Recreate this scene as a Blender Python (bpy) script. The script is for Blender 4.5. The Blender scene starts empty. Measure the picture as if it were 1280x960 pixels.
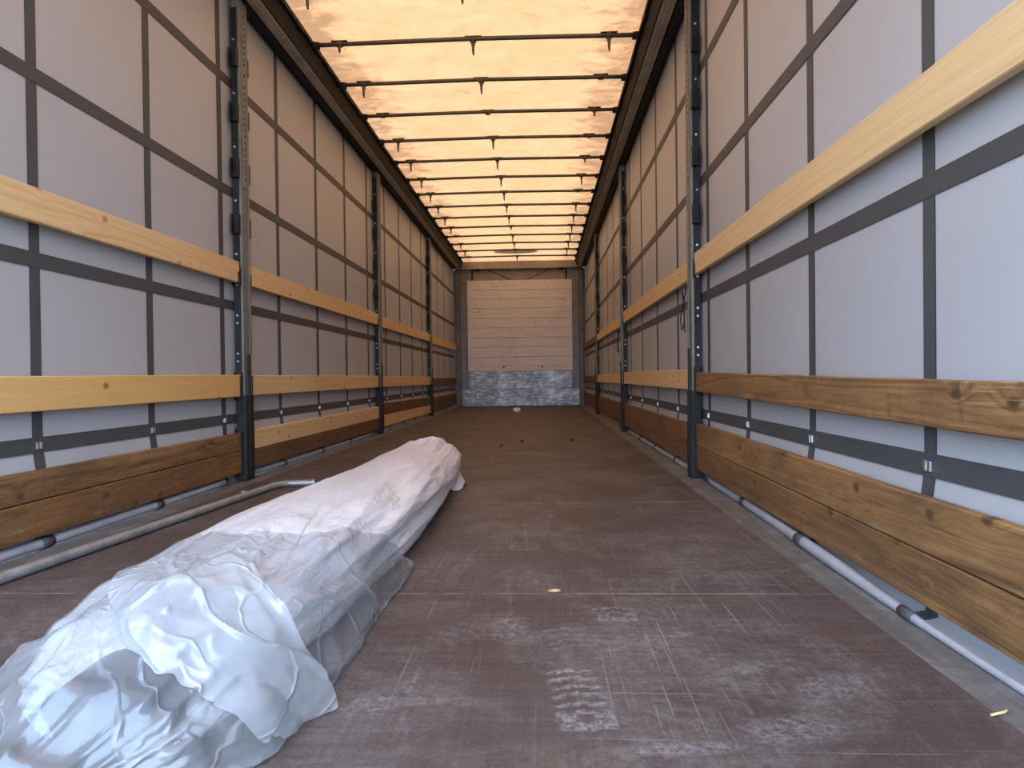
import bpy, bmesh, math, random
import numpy as np
from mathutils import Vector, Matrix, noise

random.seed(7)
SC = bpy.context.scene
COL = SC.collection

# ------------------------------------------------------------------ camera
CAM_POS = (0.414, 0.0, 0.552)
CAM_RIGHT = Vector((0.9990303, 0.0422460, -0.0123992))
CAM_DOWN = Vector((-0.0119993, -0.0097052, -0.9998809))
CAM_FWD = Vector((-0.0423613, 0.9990601, -0.0091888))
cam_data = bpy.data.cameras.new('camera')
cam = bpy.data.objects.new('camera', cam_data)
COL.objects.link(cam)
cam_data.sensor_width = 36.0
cam_data.lens = 875.0 / 1280.0 * 36.0
cam_data.clip_start = 0.02
cam_data.clip_end = 200
mw = Matrix.Identity(4)
for i in range(3):
    mw[i][0] = CAM_RIGHT[i]
    mw[i][1] = -CAM_DOWN[i]
    mw[i][2] = -CAM_FWD[i]
    mw[i][3] = CAM_POS[i]
cam.matrix_world = mw
SC.camera = cam

# ------------------------------------------------------------------ light
SC.view_settings.view_transform = 'Standard'
SC.view_settings.look = 'None'
SC.view_settings.gamma = 1.0
SC.view_settings.use_curve_mapping = False
SC.view_settings.exposure = 0.0

SUN_STRENGTH = 9.0
SKY_STRENGTH = 11.0
GROUND_STRENGTH = 2.6

world = bpy.data.worlds.new('sky')
SC.world = world
world.use_nodes = True
nt = world.node_tree
nt.nodes.clear()
wo = nt.nodes.new('ShaderNodeOutputWorld')
bg = nt.nodes.new('ShaderNodeBackground')
tc = nt.nodes.new('ShaderNodeTexCoord')
sx = nt.nodes.new('ShaderNodeSeparateXYZ')
rp = nt.nodes.new('ShaderNodeValToRGB')
mr = nt.nodes.new('ShaderNodeMapRange')
nt.links.new(tc.outputs['Generated'], sx.inputs[0])
nt.links.new(sx.outputs['Z'], mr.inputs['Value'])
mr.inputs['From Min'].default_value = -1
mr.inputs['From Max'].default_value = 1
nt.links.new(mr.outputs[0], rp.inputs[0])
cr = rp.color_ramp
G = GROUND_STRENGTH / SKY_STRENGTH
cr.elements[0].position = 0.0
cr.elements[0].color = (0.52 * G, 0.52 * G, 0.52 * G, 1)
cr.elements[1].position = 1.0
cr.elements[1].color = (0.20, 0.30, 0.50, 1)
e = cr.elements.new(0.485); e.color = (0.60 * G, 0.60 * G, 0.60 * G, 1)
e = cr.elements.new(0.515); e.color = (0.55, 0.74, 1.06, 1)
e = cr.elements.new(0.82); e.color = (0.52, 0.71, 1.04, 1)
nt.links.new(rp.outputs[0], bg.inputs['Color'])
bg.inputs['Strength'].default_value = SKY_STRENGTH
nt.links.new(bg.outputs[0], wo.inputs['Surface'])

sun_data = bpy.data.lights.new('sun', 'SUN')
sun_data.energy = SUN_STRENGTH
sun_data.angle = math.radians(0.6)
sun_data.color = (1.0, 0.95, 0.86)
sun = bpy.data.objects.new('sun', sun_data)
COL.objects.link(sun)
sun.rotation_euler = Vector((0.25, -0.42, -1.0)).to_track_quat('-Z', 'Y').to_euler()
sun.location = (-2, 10, 12)

SC.cycles.max_bounces = 10
SC.cycles.diffuse_bounces = 6
SC.cycles.transparent_max_bounces = 16
SC.cycles.transmission_bounces = 8
SC.cycles.caustics_reflective = False
SC.cycles.caustics_refractive = False
SC.cycles.sample_clamp_indirect = 6.0
SC.cycles.use_denoising = True


# ------------------------------------------------------------------ node helpers
class Mat:
    def __init__(self, name):
        self.m = bpy.data.materials.new(name)
        self.m.use_nodes = True
        self.t = self.m.node_tree
        self.t.nodes.clear()
        self.out = self.t.nodes.new('ShaderNodeOutputMaterial')

    def n(self, kind, **kw):
        nd = self.t.nodes.new('ShaderNode' + kind)
        for k, v in kw.items():
            setattr(nd, k, v)
        return nd

    def put(self, sock, v):
        if isinstance(v, bpy.types.NodeSocket):
            self.t.links.new(v, sock)
        elif isinstance(v, (tuple, list)):
            sock.default_value = tuple(v) + (1,) if (len(v) == 3 and sock.type == 'RGBA') else v
        else:
            sock.default_value = v

    def math(self, op, a, b=0.0, clamp=False):
        nd = self.n('Math', operation=op, use_clamp=clamp)
        self.put(nd.inputs[0], a)
        self.put(nd.inputs[1], b)
        return nd.outputs[0]

    def mix(self, f, a, b, blend='MIX'):
        nd = self.n('Mix', data_type='RGBA', blend_type=blend)
        self.put(nd.inputs[0], f)
        self.put(nd.inputs[6], a)
        self.put(nd.inputs[7], b)
        return nd.outputs[2]

    def ramp(self, f, *stops):
        nd = self.n('ValToRGB')
        el = nd.color_ramp.elements
        while len(el) < len(stops):
            el.new(0.5)
        for e_, (p, c) in zip(el, stops):
            e_.position = p
            e_.color = (c, c, c, 1) if not isinstance(c, tuple) else tuple(c) + (1,)
        self.put(nd.inputs[0], f)
        return nd.outputs[0]

    def coords(self, scale=(1, 1, 1), rnd=0.0):
        c = self.n('TexCoord').outputs['Object']
        if rnd:
            oi = self.n('ObjectInfo')
            cx = self.n('CombineXYZ')
            r = self.math('MULTIPLY', oi.outputs['Random'], rnd)
            r2 = self.math('MULTIPLY', oi.outputs['Random'], rnd * 3.7)
            self.put(cx.inputs[0], r); self.put(cx.inputs[1], r2); self.put(cx.inputs[2], r)
            va = self.n('VectorMath', operation='ADD')
            self.put(va.inputs[0], c); self.put(va.inputs[1], cx.outputs[0])
            c = va.outputs[0]
        mp = self.n('Mapping')
        self.put(mp.inputs[0], c)
        mp.inputs['Scale'].default_value = scale
        return mp.outputs[0]

    def noise(self, vec, scale, detail=4, rough=0.55, dist=0.0):
        nd = self.n('TexNoise')
        self.put(nd.inputs['Vector'], vec)
        nd.inputs['Scale'].default_value = scale
        nd.inputs['Detail'].default_value = detail
        nd.inputs['Roughness'].default_value = rough
        nd.inputs['Distortion'].default_value = dist
        return nd.outputs[0]

    def bump(self, h, strength=0.2, dist=0.01):
        nd = self.n('Bump')
        nd.inputs['Strength'].default_value = strength
        nd.inputs['Distance'].default_value = dist
        self.put(nd.inputs['Height'], h)
        return nd.outputs[0]

    def pbr(self, color, rough=0.5, metal=0.0, normal=None, spec=0.5):
        b = self.n('BsdfPrincipled')
        self.put(b.inputs['Base Color'], color)
        self.put(b.inputs['Roughness'], rough)
        self.put(b.inputs['Metallic'], metal)
        self.put(b.inputs['Specular IOR Level'], spec)
        if normal is not None:
            self.put(b.inputs['Normal'], normal)
        return b.outputs[0]

    def done(self, sh):
        self.t.links.new(sh, self.out.inputs['Surface'])
        return self.m


def metal(name, c1, c2, rough=0.5, met=0.6, scale=6, bump=0.1, spec=0.35):
    m = Mat(name)
    v = m.coords((1, 1, 1), 5.0)
    a = m.noise(v, scale, 6, 0.65)
    b = m.noise(v, scale * 9, 3, 0.6)
    f = m.math('ADD', m.math('MULTIPLY', a, 0.7), m.math('MULTIPLY', b, 0.3))
    col = m.ramp(f, (0.35, c1), (0.66, c2))
    r = m.ramp(a, (0.3, rough - 0.08), (0.7, rough + 0.12))
    return m.done(m.pbr(col, r, met, m.bump(b, bump, 0.004), spec))


def wood(name, stops, rough, knot, old=False, green=False):
    m = Mat(name)
    v = m.coords((1, 1, 1), 9.0)
    sp = m.n('SeparateXYZ'); m.put(sp.inputs[0], v)
    def stretch(sx, sy, sz):
        q = m.n('Mapping'); m.put(q.inputs[0], v); q.inputs['Scale'].default_value = (sx, sy, sz)
        return q.outputs[0]
    # growth rings: contour lines of a slowly warped field
    w1 = m.noise(stretch(6, 0.75, 5.0), 1.0, 2, 0.5)
    w2 = m.noise(stretch(3, 0.25, 2.0), 1.0, 1, 0.5)
    # knots (2D cells on the face of the board)
    cx = m.n('CombineXYZ')
    m.put(cx.inputs[0], m.math('MULTIPLY', sp.outputs[1], 5.5)); m.put(cx.inputs[1], m.math('MULTIPLY', sp.outputs[2], 7.5))
    vo = m.n('TexVoronoi', voronoi_dimensions='2D', feature='F1')
    m.put(vo.inputs['Vector'], cx.outputs[0]); vo.inputs['Scale'].default_value = 1.0
    sep = m.n('SeparateColor'); m.put(sep.inputs[0], vo.outputs['Color'])
    pick = m.math('GREATER_THAN', sep.outputs[0], 0.88 if old else 0.80)
    kd = vo.outputs['Distance']
    halo = m.math('MULTIPLY', m.ramp(kd, (0.0, 1.0), (0.42, 0.0)), pick)
    r = m.math('ADD', m.math('MULTIPLY', sp.outputs[2], 55.0), m.math('ADD', m.math('MULTIPLY', w1, 5.0), m.math('MULTIPLY', w2, 16.0)))
    r = m.math('ADD', r, m.math('MULTIPLY', halo, 2.0))
    cr2 = m.n('CombineXYZ'); m.put(cr2.inputs[0], r)
    ring = m.noise(cr2.outputs[0], 1.0, 3, 0.65)
    fib = m.noise(stretch(150, 4.0, 150), 1.0, 4, 0.65)
    big = m.noise(stretch(3, 0.9, 6), 1.0, 4, 0.55)
    f = m.math('ADD', m.math('MULTIPLY', ring, 0.62), m.math('MULTIPLY', fib, 0.24))
    f = m.math('ADD', f, m.math('MULTIPLY', big, 0.14))
    col = m.ramp(f, *stops)
    k = m.math('MULTIPLY', m.ramp(kd, (0.055, 1.0), (0.085, 0.55), (0.13, 0.0)), pick)
    col = m.mix(m.math('MULTIPLY', k, 0.85), col, knot)
    if old:
        d = m.ramp(m.noise(stretch(14, 3.2, 22), 1.0, 7, 0.72, 0.5), (0.50, 0.0), (0.68, 1.0))
        col = m.mix(m.math('MULTIPLY', d, 0.62), col, (0.035, 0.022, 0.014))
        ck = m.ramp(m.noise(stretch(60, 1.6, 90), 1.0, 3, 0.6), (0.64, 0.0), (0.70, 1.0))
        col = m.mix(m.math('MULTIPLY', ck, 0.7), col, (0.03, 0.017, 0.01))
        vs = m.ramp(m.noise(stretch(20, 26.0, 7), 1.0, 4, 0.7, 0.3), (0.58, 0.0), (0.68, 1.0))
        patch = m.ramp(m.noise(stretch(3, 1.7, 4), 1.0, 3, 0.6), (0.42, 0.15), (0.60, 1.0))
        col = m.mix(m.math('MULTIPLY', m.math('MULTIPLY', vs, patch), 0.55), col, (0.055, 0.032, 0.02))
        sc_ = m.ramp(m.noise(stretch(70, 5.0, 200), 1.0, 3, 0.7), (0.60, 0.0), (0.66, 1.0))
        col = m.mix(m.math('MULTIPLY', m.math('MULTIPLY', sc_, patch), 0.5), col, (0.50, 0.36, 0.22))
        col = m.mix(m.ramp(m.noise(stretch(3, 2.2, 5), 1.0, 5, 0.7, 0.4), (0.40, 0.45), (0.62, 0.0)), col, (0.10, 0.055, 0.028))
        pl = m.ramp(m.noise(stretch(10, 5.0, 13), 1.0, 6, 0.75, 0.4), (0.62, 0.0), (0.72, 1.0))
        col = m.mix(m.math('MULTIPLY', pl, 0.35), col, (0.48, 0.32, 0.18))
    if green:
        gq = m.ramp(m.noise(stretch(9, 4.5, 9), 1.0, 4, 0.6, 0.4), (0.66, 0.0), (0.72, 1.0))
        col = m.mix(m.math('MULTIPLY', gq, 0.42), col, (0.12, 0.27, 0.20))
    h = m.math('ADD', m.math('MULTIPLY', fib, 1.4 if old else 0.6), m.math('MULTIPLY', k, 0.5))
    return m.done(m.pbr(col, rough, 0.0, m.bump(h, 0.35, 0.002), 0.35))


M = {}
M['wood_pale'] = wood('pale_spruce', ((0.32, (0.50, 0.27, 0.10)), (0.46, (0.72, 0.48, 0.225)), (0.64, (0.83, 0.61, 0.33))), 0.5, (0.42, 0.20, 0.08))
M['wood_honey'] = wood('honey_spruce', ((0.30, (0.50, 0.26, 0.075)), (0.46, (0.70, 0.41, 0.135)), (0.66, (0.80, 0.53, 0.22))), 0.48, (0.26, 0.10, 0.03))
M['wood_old'] = wood('weathered_board', ((0.32, (0.085, 0.038, 0.013)), (0.48, (0.225, 0.110, 0.038)), (0.64, (0.37, 0.205, 0.08))), 0.62, (0.06, 0.025, 0.012), True)
M['wood_stained'] = wood('stained_board', ((0.32, (0.10, 0.045, 0.015)), (0.48, (0.275, 0.138, 0.048)), (0.64, (0.44, 0.255, 0.10))), 0.62, (0.06, 0.025, 0.012), True, True)
M['wood_old2'] = wood('brown_worn_board', ((0.32, (0.085, 0.037, 0.013)), (0.48, (0.205, 0.097, 0.034)), (0.64, (0.33, 0.175, 0.07))), 0.62, (0.05, 0.02, 0.012), True)
M['wood_dark'] = wood('dark_board', ((0.30, (0.07, 0.032, 0.015)), (0.48, (0.165, 0.08, 0.037)), (0.66, (0.26, 0.14, 0.07))), 0.65, (0.03, 0.015, 0.01), True)

M['galv'] = metal('galvanised_steel', (0.13, 0.13, 0.11), (0.27, 0.265, 0.225), 0.5, 0.3, 8)
M['dark_steel'] = metal('dark_steel', (0.012, 0.0115, 0.011), (0.036, 0.034, 0.032), 0.6, 0.0, 9, 0.1, 0.2)
M['bow_steel'] = metal('bow_steel', (0.07, 0.07, 0.06), (0.15, 0.148, 0.125), 0.45, 0.4, 14)
M['rail_steel'] = metal('roof_rail_paint', (0.016, 0.0145, 0.0135), (0.042, 0.038, 0.035), 0.65, 0.0, 5, 0.1, 0.15)
M['rail_light'] = metal('worn_aluminium', (0.26, 0.23, 0.19), (0.50, 0.46, 0.39), 0.55, 0.2, 5)
M['rubber'] = metal('black_rubber', (0.006, 0.006, 0.006), (0.02, 0.019, 0.018), 0.6, 0.0, 12)
M['slot'] = metal('slot_shadow', (0.008, 0.008, 0.008), (0.02, 0.02, 0.02), 0.8, 0.0, 12)
M['rivet'] = metal('bright_rivet', (0.5, 0.5, 0.5), (0.75, 0.75, 0.75), 0.3, 0.7, 30)
M['buckle'] = metal('buckle_metal', (0.35, 0.35, 0.33), (0.7, 0.7, 0.68), 0.28, 0.9, 30)
M['clip'] = metal('rusty_clip', (0.07, 0.05, 0.035), (0.15, 0.115, 0.08), 0.6, 0.2, 20)
M['pipe'] = metal('pipe_zinc', (0.22, 0.225, 0.22), (0.42, 0.425, 0.41), 0.4, 0.45, 14)
M['front_steel'] = metal('front_post_paint', (0.10, 0.085, 0.07), (0.21, 0.185, 0.16), 0.5, 0.2, 6)
M['front_plate'] = metal('front_side_plate', (0.15, 0.135, 0.12), (0.26, 0.235, 0.21), 0.45, 0.3, 6)
M['header'] = metal('header_paint', (0.26, 0.225, 0.19), (0.42, 0.37, 0.32), 0.45, 0.2, 6)
M['webbing'] = metal('dark_webbing', (0.058, 0.058, 0.058), (0.082, 0.082, 0.082), 0.55, 0.0, 60, 0.15)
M['hem'] = metal('grey_hem', (0.30, 0.30, 0.31), (0.40, 0.40, 0.41), 0.5, 0.0, 20)
M['cord'] = metal('black_cord', (0.01, 0.01, 0.01), (0.03, 0.03, 0.03), 0.7, 0.0, 30)
M['paper'] = metal('white_paper', (0.72, 0.69, 0.63), (0.85, 0.82, 0.77), 0.8, 0.0, 20)
M['joint'] = metal('pale_joint', (0.80, 0.76, 0.72), (0.9, 0.87, 0.84), 0.7, 0.0, 20)
M['chip'] = metal('wood_chip', (0.42, 0.22, 0.10), (0.65, 0.42, 0.22), 0.8, 0.0, 60)
M['crumb'] = metal('dark_crumb', (0.02, 0.014, 0.01), (0.06, 0.04, 0.03), 0.9, 0.0, 60)
M['straw'] = metal('yellow_straw', (0.55, 0.40, 0.14), (0.75, 0.58, 0.25), 0.7, 0.0, 60)
M['core'] = metal('dark_foil', (0.015, 0.018, 0.024), (0.045, 0.052, 0.062), 0.35, 0.0, 6)


def mat_curtain():
    m = Mat('curtain_tarpaulin')
    v = m.coords()
    a = m.noise(v, 1.5, 4, 0.6)
    b = m.noise(v, 320, 2, 0.5)
    col = m.ramp(a, (0.3, (0.450, 0.450, 0.442)), (0.7, (0.490, 0.490, 0.480)))
    s = m.pbr(col, 0.42, 0.0, m.bump(b, 0.06, 0.001), 0.45)
    tr = m.n('BsdfTranslucent'); m.put(tr.inputs[0], (0.30, 0.34, 0.40))
    mx = m.n('MixShader'); mx.inputs[0].default_value = 0.06
    m.t.links.new(s, mx.inputs[1]); m.t.links.new(tr.outputs[0], mx.inputs[2])
    return m.done(mx.outputs[0])


def mat_roof():
    m = Mat('cream_roof_sheet')
    v = m.coords()
    sp = m.n('SeparateXYZ'); m.put(sp.inputs[0], v)
    ax = m.math('ABSOLUTE', sp.outputs[0])
    edge = m.ramp(ax, (0.62, 0.0), (1.05, 1.0))
    n1 = m.noise(v, 3.4, 8, 0.74, 0.7)
    mp = m.n('Mapping'); m.put(mp.inputs[0], v); mp.inputs['Scale'].default_value = (2.6, 3.8, 1)
    n2 = m.noise(mp.outputs[0], 1.9, 6, 0.72, 0.35)
    st = m.math('ADD', m.math('MULTIPLY', edge, 0.24), n2)
    st = m.ramp(st, (0.58, 0.0), (0.78, 1.0))
    n3 = m.noise(v, 130, 3, 0.7)
    base = m.ramp(n1, (0.30, (0.77, 0.355, 0.140)), (0.65, (0.90, 0.435, 0.188)))
    base = m.mix(m.ramp(m.math('ADD', m.math('MULTIPLY', n3, 0.55), m.math('MULTIPLY', n1, 0.45)), (0.38, 0.42), (0.60, 0.0)), base, (0.52, 0.27, 0.10))
    col = m.mix(m.math('MULTIPLY', st, 0.72), base, (0.28, 0.13, 0.055))
    # dark patch near the front wall, centre
    dx = m.math('DIVIDE', m.math('SUBTRACT', sp.outputs[0], -0.03), 0.42)
    dy = m.math('DIVIDE', m.math('SUBTRACT', sp.outputs[1], 12.6), 0.24)
    rr = m.math('ADD', m.math('MULTIPLY', dx, dx), m.math('MULTIPLY', dy, dy))
    rr = m.math('ADD', rr, m.math('MULTIPLY', m.math('SUBTRACT', n2, 0.5), 2.0))
    pk = m.ramp(rr, (0.70, 1.0), (1.10, 0.0))
    col = m.mix(m.math('MULTIPLY', pk, 0.9), col, (0.05, 0.03, 0.02))
    df = m.n('BsdfDiffuse'); m.put(df.inputs[0], m.mix(m.math('MULTIPLY', pk, 0.9), m.mix(0.5, col, (0.62, 0.50, 0.36)), (0.03, 0.02, 0.015)))
    tr = m.n('BsdfTranslucent'); m.put(tr.inputs[0], col)
    mx = m.n('MixShader'); mx.inputs[0].default_value = 0.212
    m.t.links.new(df.outputs[0], mx.inputs[1]); m.t.links.new(tr.outputs[0], mx.inputs[2])
    return m.done(mx.outputs[0])


def mat_floor():
    m = Mat('phenolic_plywood')
    v = m.coords()
    sp = m.n('SeparateXYZ'); m.put(sp.inputs[0], v)
    a = m.noise(v, 1.4, 5, 0.65)
    mp = m.n('Mapping'); m.put(mp.inputs[0], v); mp.inputs['Scale'].default_value = (2.2, 60, 1)
    gx = m.noise(mp.outputs[0], 1.0, 4, 0.7)
    mp2 = m.n('Mapping'); m.put(mp2.inputs[0], v); mp2.inputs['Scale'].default_value = (90, 3.0, 1)
    gy = m.noise(mp2.outputs[0], 1.0, 4, 0.7)
    fine = m.noise(v, 140, 3, 0.7)
    f = m.math('ADD', m.math('MULTIPLY', a, 0.5), m.math('ADD', m.math('MULTIPLY', gx, 0.28), m.math('MULTIPLY', gy, 0.22)))
    col = m.ramp(f, (0.36, (0.062, 0.040, 0.033)), (0.50, (0.098, 0.070, 0.060)), (0.64, (0.150, 0.118, 0.105)))
    col = m.mix(m.ramp(fine, (0.42, 0.45), (0.62, 0.0)), col, (0.045, 0.030, 0.024))
    ru = m.ramp(m.noise(v, 3.1, 4, 0.6), (0.60, 0.0), (0.75, 1.0))
    col = m.mix(m.math('MULTIPLY', ru, 0.35), col, (0.16, 0.085, 0.035))
    # grey worn haze
    wn = m.ramp(m.noise(v, 2.3, 9, 0.78, 0.5), (0.46, 0.0), (0.68, 1.0))
    col = m.mix(m.math('MULTIPLY', wn, m.ramp(m.noise(v, 45, 6, 0.8), (0.36, 0.05), (0.62, 0.75))), col, (0.245, 0.215, 0.190))
    # straight scratches in two directions
    def scratch(sc, rot, lo, hi):
        q = m.n('Mapping'); m.put(q.inputs[0], v)
        q.inputs['Rotation'].default_value = (0, 0, rot); q.inputs['Scale'].default_value = sc
        return m.ramp(m.noise(q.outputs[0], 1.0, 2, 0.5), (lo, 0.0), (hi, 1.0))
    s1 = scratch((120, 1.6, 1), 0.25, 0.66, 0.72)
    s2 = scratch((150, 2.0, 1), -0.35, 0.67, 0.73)
    s3 = scratch((2.0, 150, 1), 0.08, 0.66, 0.72)
    ss = m.math('MAXIMUM', s1, m.math('MAXIMUM', s2, s3))
    ss = m.math('MULTIPLY', ss, m.ramp(m.noise(v, 1.9, 3, 0.6), (0.40, 0.0), (0.62, 0.45)))
    col = m.mix(ss, col, (0.32, 0.29, 0.27))
    # chalky scuff marks and boot prints held in an attribute of the boards
    at = m.n('Attribute', attribute_name='scuff')
    chalk = m.math('MULTIPLY', at.outputs['Fac'], m.ramp(m.noise(v, 60, 6, 0.8), (0.42, 0.0), (0.62, 1.0)))
    col = m.mix(chalk, col, (0.50, 0.475, 0.45))
    # joints between the sheets
    yy = m.math('SUBTRACT', sp.outputs[1], 0.486)
    yy = m.math('PINGPONG', yy, 0.648)
    jt = m.math('LESS_THAN', yy, 0.0028)
    jn = m.math('MULTIPLY', jt, m.ramp(m.noise(v, 6.0, 4, 0.7), (0.40, 0.12), (0.66, 1.0)))
    col = m.mix(m.math('MULTIPLY', jn, 0.75), col, (0.50, 0.40, 0.27))
    h = m.math('ADD', m.math('MULTIPLY', fine, 0.5), m.math('MULTIPLY', gx, 0.5))
    h = m.math('SUBTRACT', h, m.math('MULTIPLY', jt, 1.2))
    rg = m.ramp(a, (0.3, 0.50), (0.7, 0.68))
    return m.done(m.pbr(col, rg, 0.0, m.bump(h, 0.25, 0.003), 0.22))


def mat_edge_rail():
    m = Mat('dusty_side_rail')
    v = m.coords()
    a = m.noise(v, 5, 8, 0.72, 0.6)
    mp = m.n('Mapping'); m.put(mp.inputs[0], v); mp.inputs['Scale'].default_value = (40, 2.2, 1)
    b = m.noise(mp.outputs[0], 1, 5, 0.7)
    f = m.math('ADD', m.math('MULTIPLY', a, 0.65), m.math('MULTIPLY', b, 0.35))
    col = m.ramp(f, (0.34, (0.10, 0.09, 0.075)), (0.50, (0.145, 0.135, 0.122)), (0.68, (0.29, 0.28, 0.265)))
    return m.done(m.pbr(col, 0.55, 0.15, m.bump(a, 0.25, 0.003), 0.4))


def mat_front_board():
    m = Mat('washed_front_boards')
    v = m.coords()
    mp = m.n('Mapping'); m.put(mp.inputs[0], v); mp.inputs['Scale'].default_value = (1.4, 1, 30)
    g = m.noise(mp.outputs[0], 1.5, 5, 0.65, 0.4)
    col = m.ramp(g, (0.34, (0.75, 0.665, 0.59)), (0.66, (0.89, 0.835, 0.765)))
    mq = m.n('Mapping'); m.put(mq.inputs[0], v); mq.inputs['Scale'].default_value = (3.2, 1, 8)
    d = m.ramp(m.noise(mq.outputs[0], 1.6, 4, 0.75, 0.8), (0.62, 0.0), (0.70, 1.0))
    col = m.mix(m.math('MULTIPLY', d, 0.7), col, (0.17, 0.09, 0.055))
    p = m.ramp(m.noise(v, 2.2, 3, 0.5), (0.52, 0.0), (0.72, 1.0))
    col = m.mix(m.math('MULTIPLY', p, 0.3), col, (0.62, 0.40, 0.34))
    return m.done(m.pbr(col, 0.6, 0.0, m.bump(g, 0.15, 0.003), 0.3))


def mat_kick():
    m = Mat('scuffed_kick_plate')
    v = m.coords()
    a = m.noise(v, 2.6, 8, 0.78, 0.8)
    mp = m.n('Mapping'); m.put(mp.inputs[0], v); mp.inputs['Scale'].default_value = (3, 1, 26)
    b = m.noise(mp.outputs[0], 1.5, 6, 0.72)
    f = m.math('ADD', m.math('MULTIPLY', a, 0.55), m.math('MULTIPLY', b, 0.45))
    col = m.ramp(f, (0.38, (0.06, 0.053, 0.047)), (0.50, (0.22, 0.203, 0.185)), (0.63, (0.66, 0.63, 0.59)))
    return m.done(m.pbr(col, 0.38, 0.45, m.bump(a, 0.25, 0.004)))


def mat_wrap():
    m = Mat('milky_wrap')
    v = m.coords()
    mp = m.n('Mapping'); m.put(mp.inputs[0], v); mp.inputs['Scale'].default_value = (5, 1.6, 5)
    a = m.noise(mp.outputs[0], 1.6, 7, 0.62, 0.9)
    rd = m.math('ABSOLUTE', m.math('SUBTRACT', a, 0.5))
    cr_ = m.ramp(rd, (0.0, 1.0), (0.05, 0.0))
    b = m.noise(v, 16, 5, 0.6, 0.8)
    col = m.ramp(b, (0.3, (0.80, 0.765, 0.75)), (0.7, (0.90, 0.87, 0.86)))
    h = m.math('ADD', m.math('MULTIPLY', cr_, 0.5), m.math('MULTIPLY', b, 0.6))
    s = m.pbr(col, 0.32, 0.0, m.bump(h, 0.55, 0.012), 0.5)
    tr = m.n('BsdfTranslucent'); m.put(tr.inputs[0], (0.8, 0.78, 0.77))
    mx = m.n('MixShader'); mx.inputs[0].default_value = 0.15
    m.t.links.new(s, mx.inputs[1]); m.t.links.new(tr.outputs[0], mx.inputs[2])
    return m.done(mx.outputs[0])


def mat_film(name, opac, seed):
    m = Mat(name)
    v = m.coords()
    mp = m.n('Mapping'); m.put(mp.inputs[0], v); mp.inputs['Location'].default_value = (seed, seed, seed)
    a = m.noise(mp.outputs[0], 4.5, 2.5, 0.5, 0.8)
    rd = m.math('ABSOLUTE', m.math('SUBTRACT', a, 0.5))
    crs = m.ramp(rd, (0.0, 1.0), (0.02, 0.0))
    b = m.noise(mp.outputs[0], 12, 3, 0.5, 0.6)
    h = m.math('ADD', m.math('MULTIPLY', crs, 0.5), m.math('MULTIPLY', b, 0.6))
    nrm = m.bump(h, 0.5, 0.012)
    df = m.n('BsdfDiffuse'); m.put(df.inputs[0], (0.62, 0.615, 0.60)); m.put(df.inputs['Normal'], nrm)
    tl = m.n('BsdfTranslucent'); m.put(tl.inputs[0], (0.70, 0.69, 0.67)); m.put(tl.inputs['Normal'], nrm)
    m1 = m.n('MixShader'); m1.inputs[0].default_value = 0.4
    m.t.links.new(df.outputs[0], m1.inputs[1]); m.t.links.new(tl.outputs[0], m1.inputs[2])
    tp = m.n('BsdfTransparent'); m.put(tp.inputs[0], (0.80, 0.83, 0.86))
    m2 = m.n('MixShader')
    m.put(m2.inputs[0], m.math('ADD', m.math('MULTIPLY', crs, 0.18), m.ramp(b, (0.3, opac - 0.08), (0.7, opac + 0.08)), True))
    m.t.links.new(tp.outputs[0], m2.inputs[1]); m.t.links.new(m1.outputs[0], m2.inputs[2])
    gl = m.n('BsdfGlossy'); m.put(gl.inputs['Roughness'], 0.16); m.put(gl.inputs[0], (1, 1, 1)); m.put(gl.inputs['Normal'], nrm)
    lw = m.n('LayerWeight'); lw.inputs['Blend'].default_value = 0.5; m.put(lw.inputs['Normal'], nrm)
    f4 = m.math('POWER', lw.outputs['Facing'], 4.0)
    m3 = m.n('MixShader'); m.put(m3.inputs[0], m.math('ADD', m.math('MULTIPLY', f4, 0.30), 0.045, True))
    m.t.links.new(m2.outputs[0], m3.inputs[1]); m.t.links.new(gl.outputs[0], m3.inputs[2])
    return m.done(m3.outputs[0])


M['curtain'] = mat_curtain()
M['roof'] = mat_roof()
M['floor'] = mat_floor()
M['edge'] = mat_edge_rail()
M['board'] = mat_front_board()
M['kick'] = mat_kick()
M['wrap'] = mat_wrap()
M['film'] = mat_film('loose_film', 0.29, 0.0)
M['flap'] = mat_film('film_flap', 0.50, 3.3)


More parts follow.
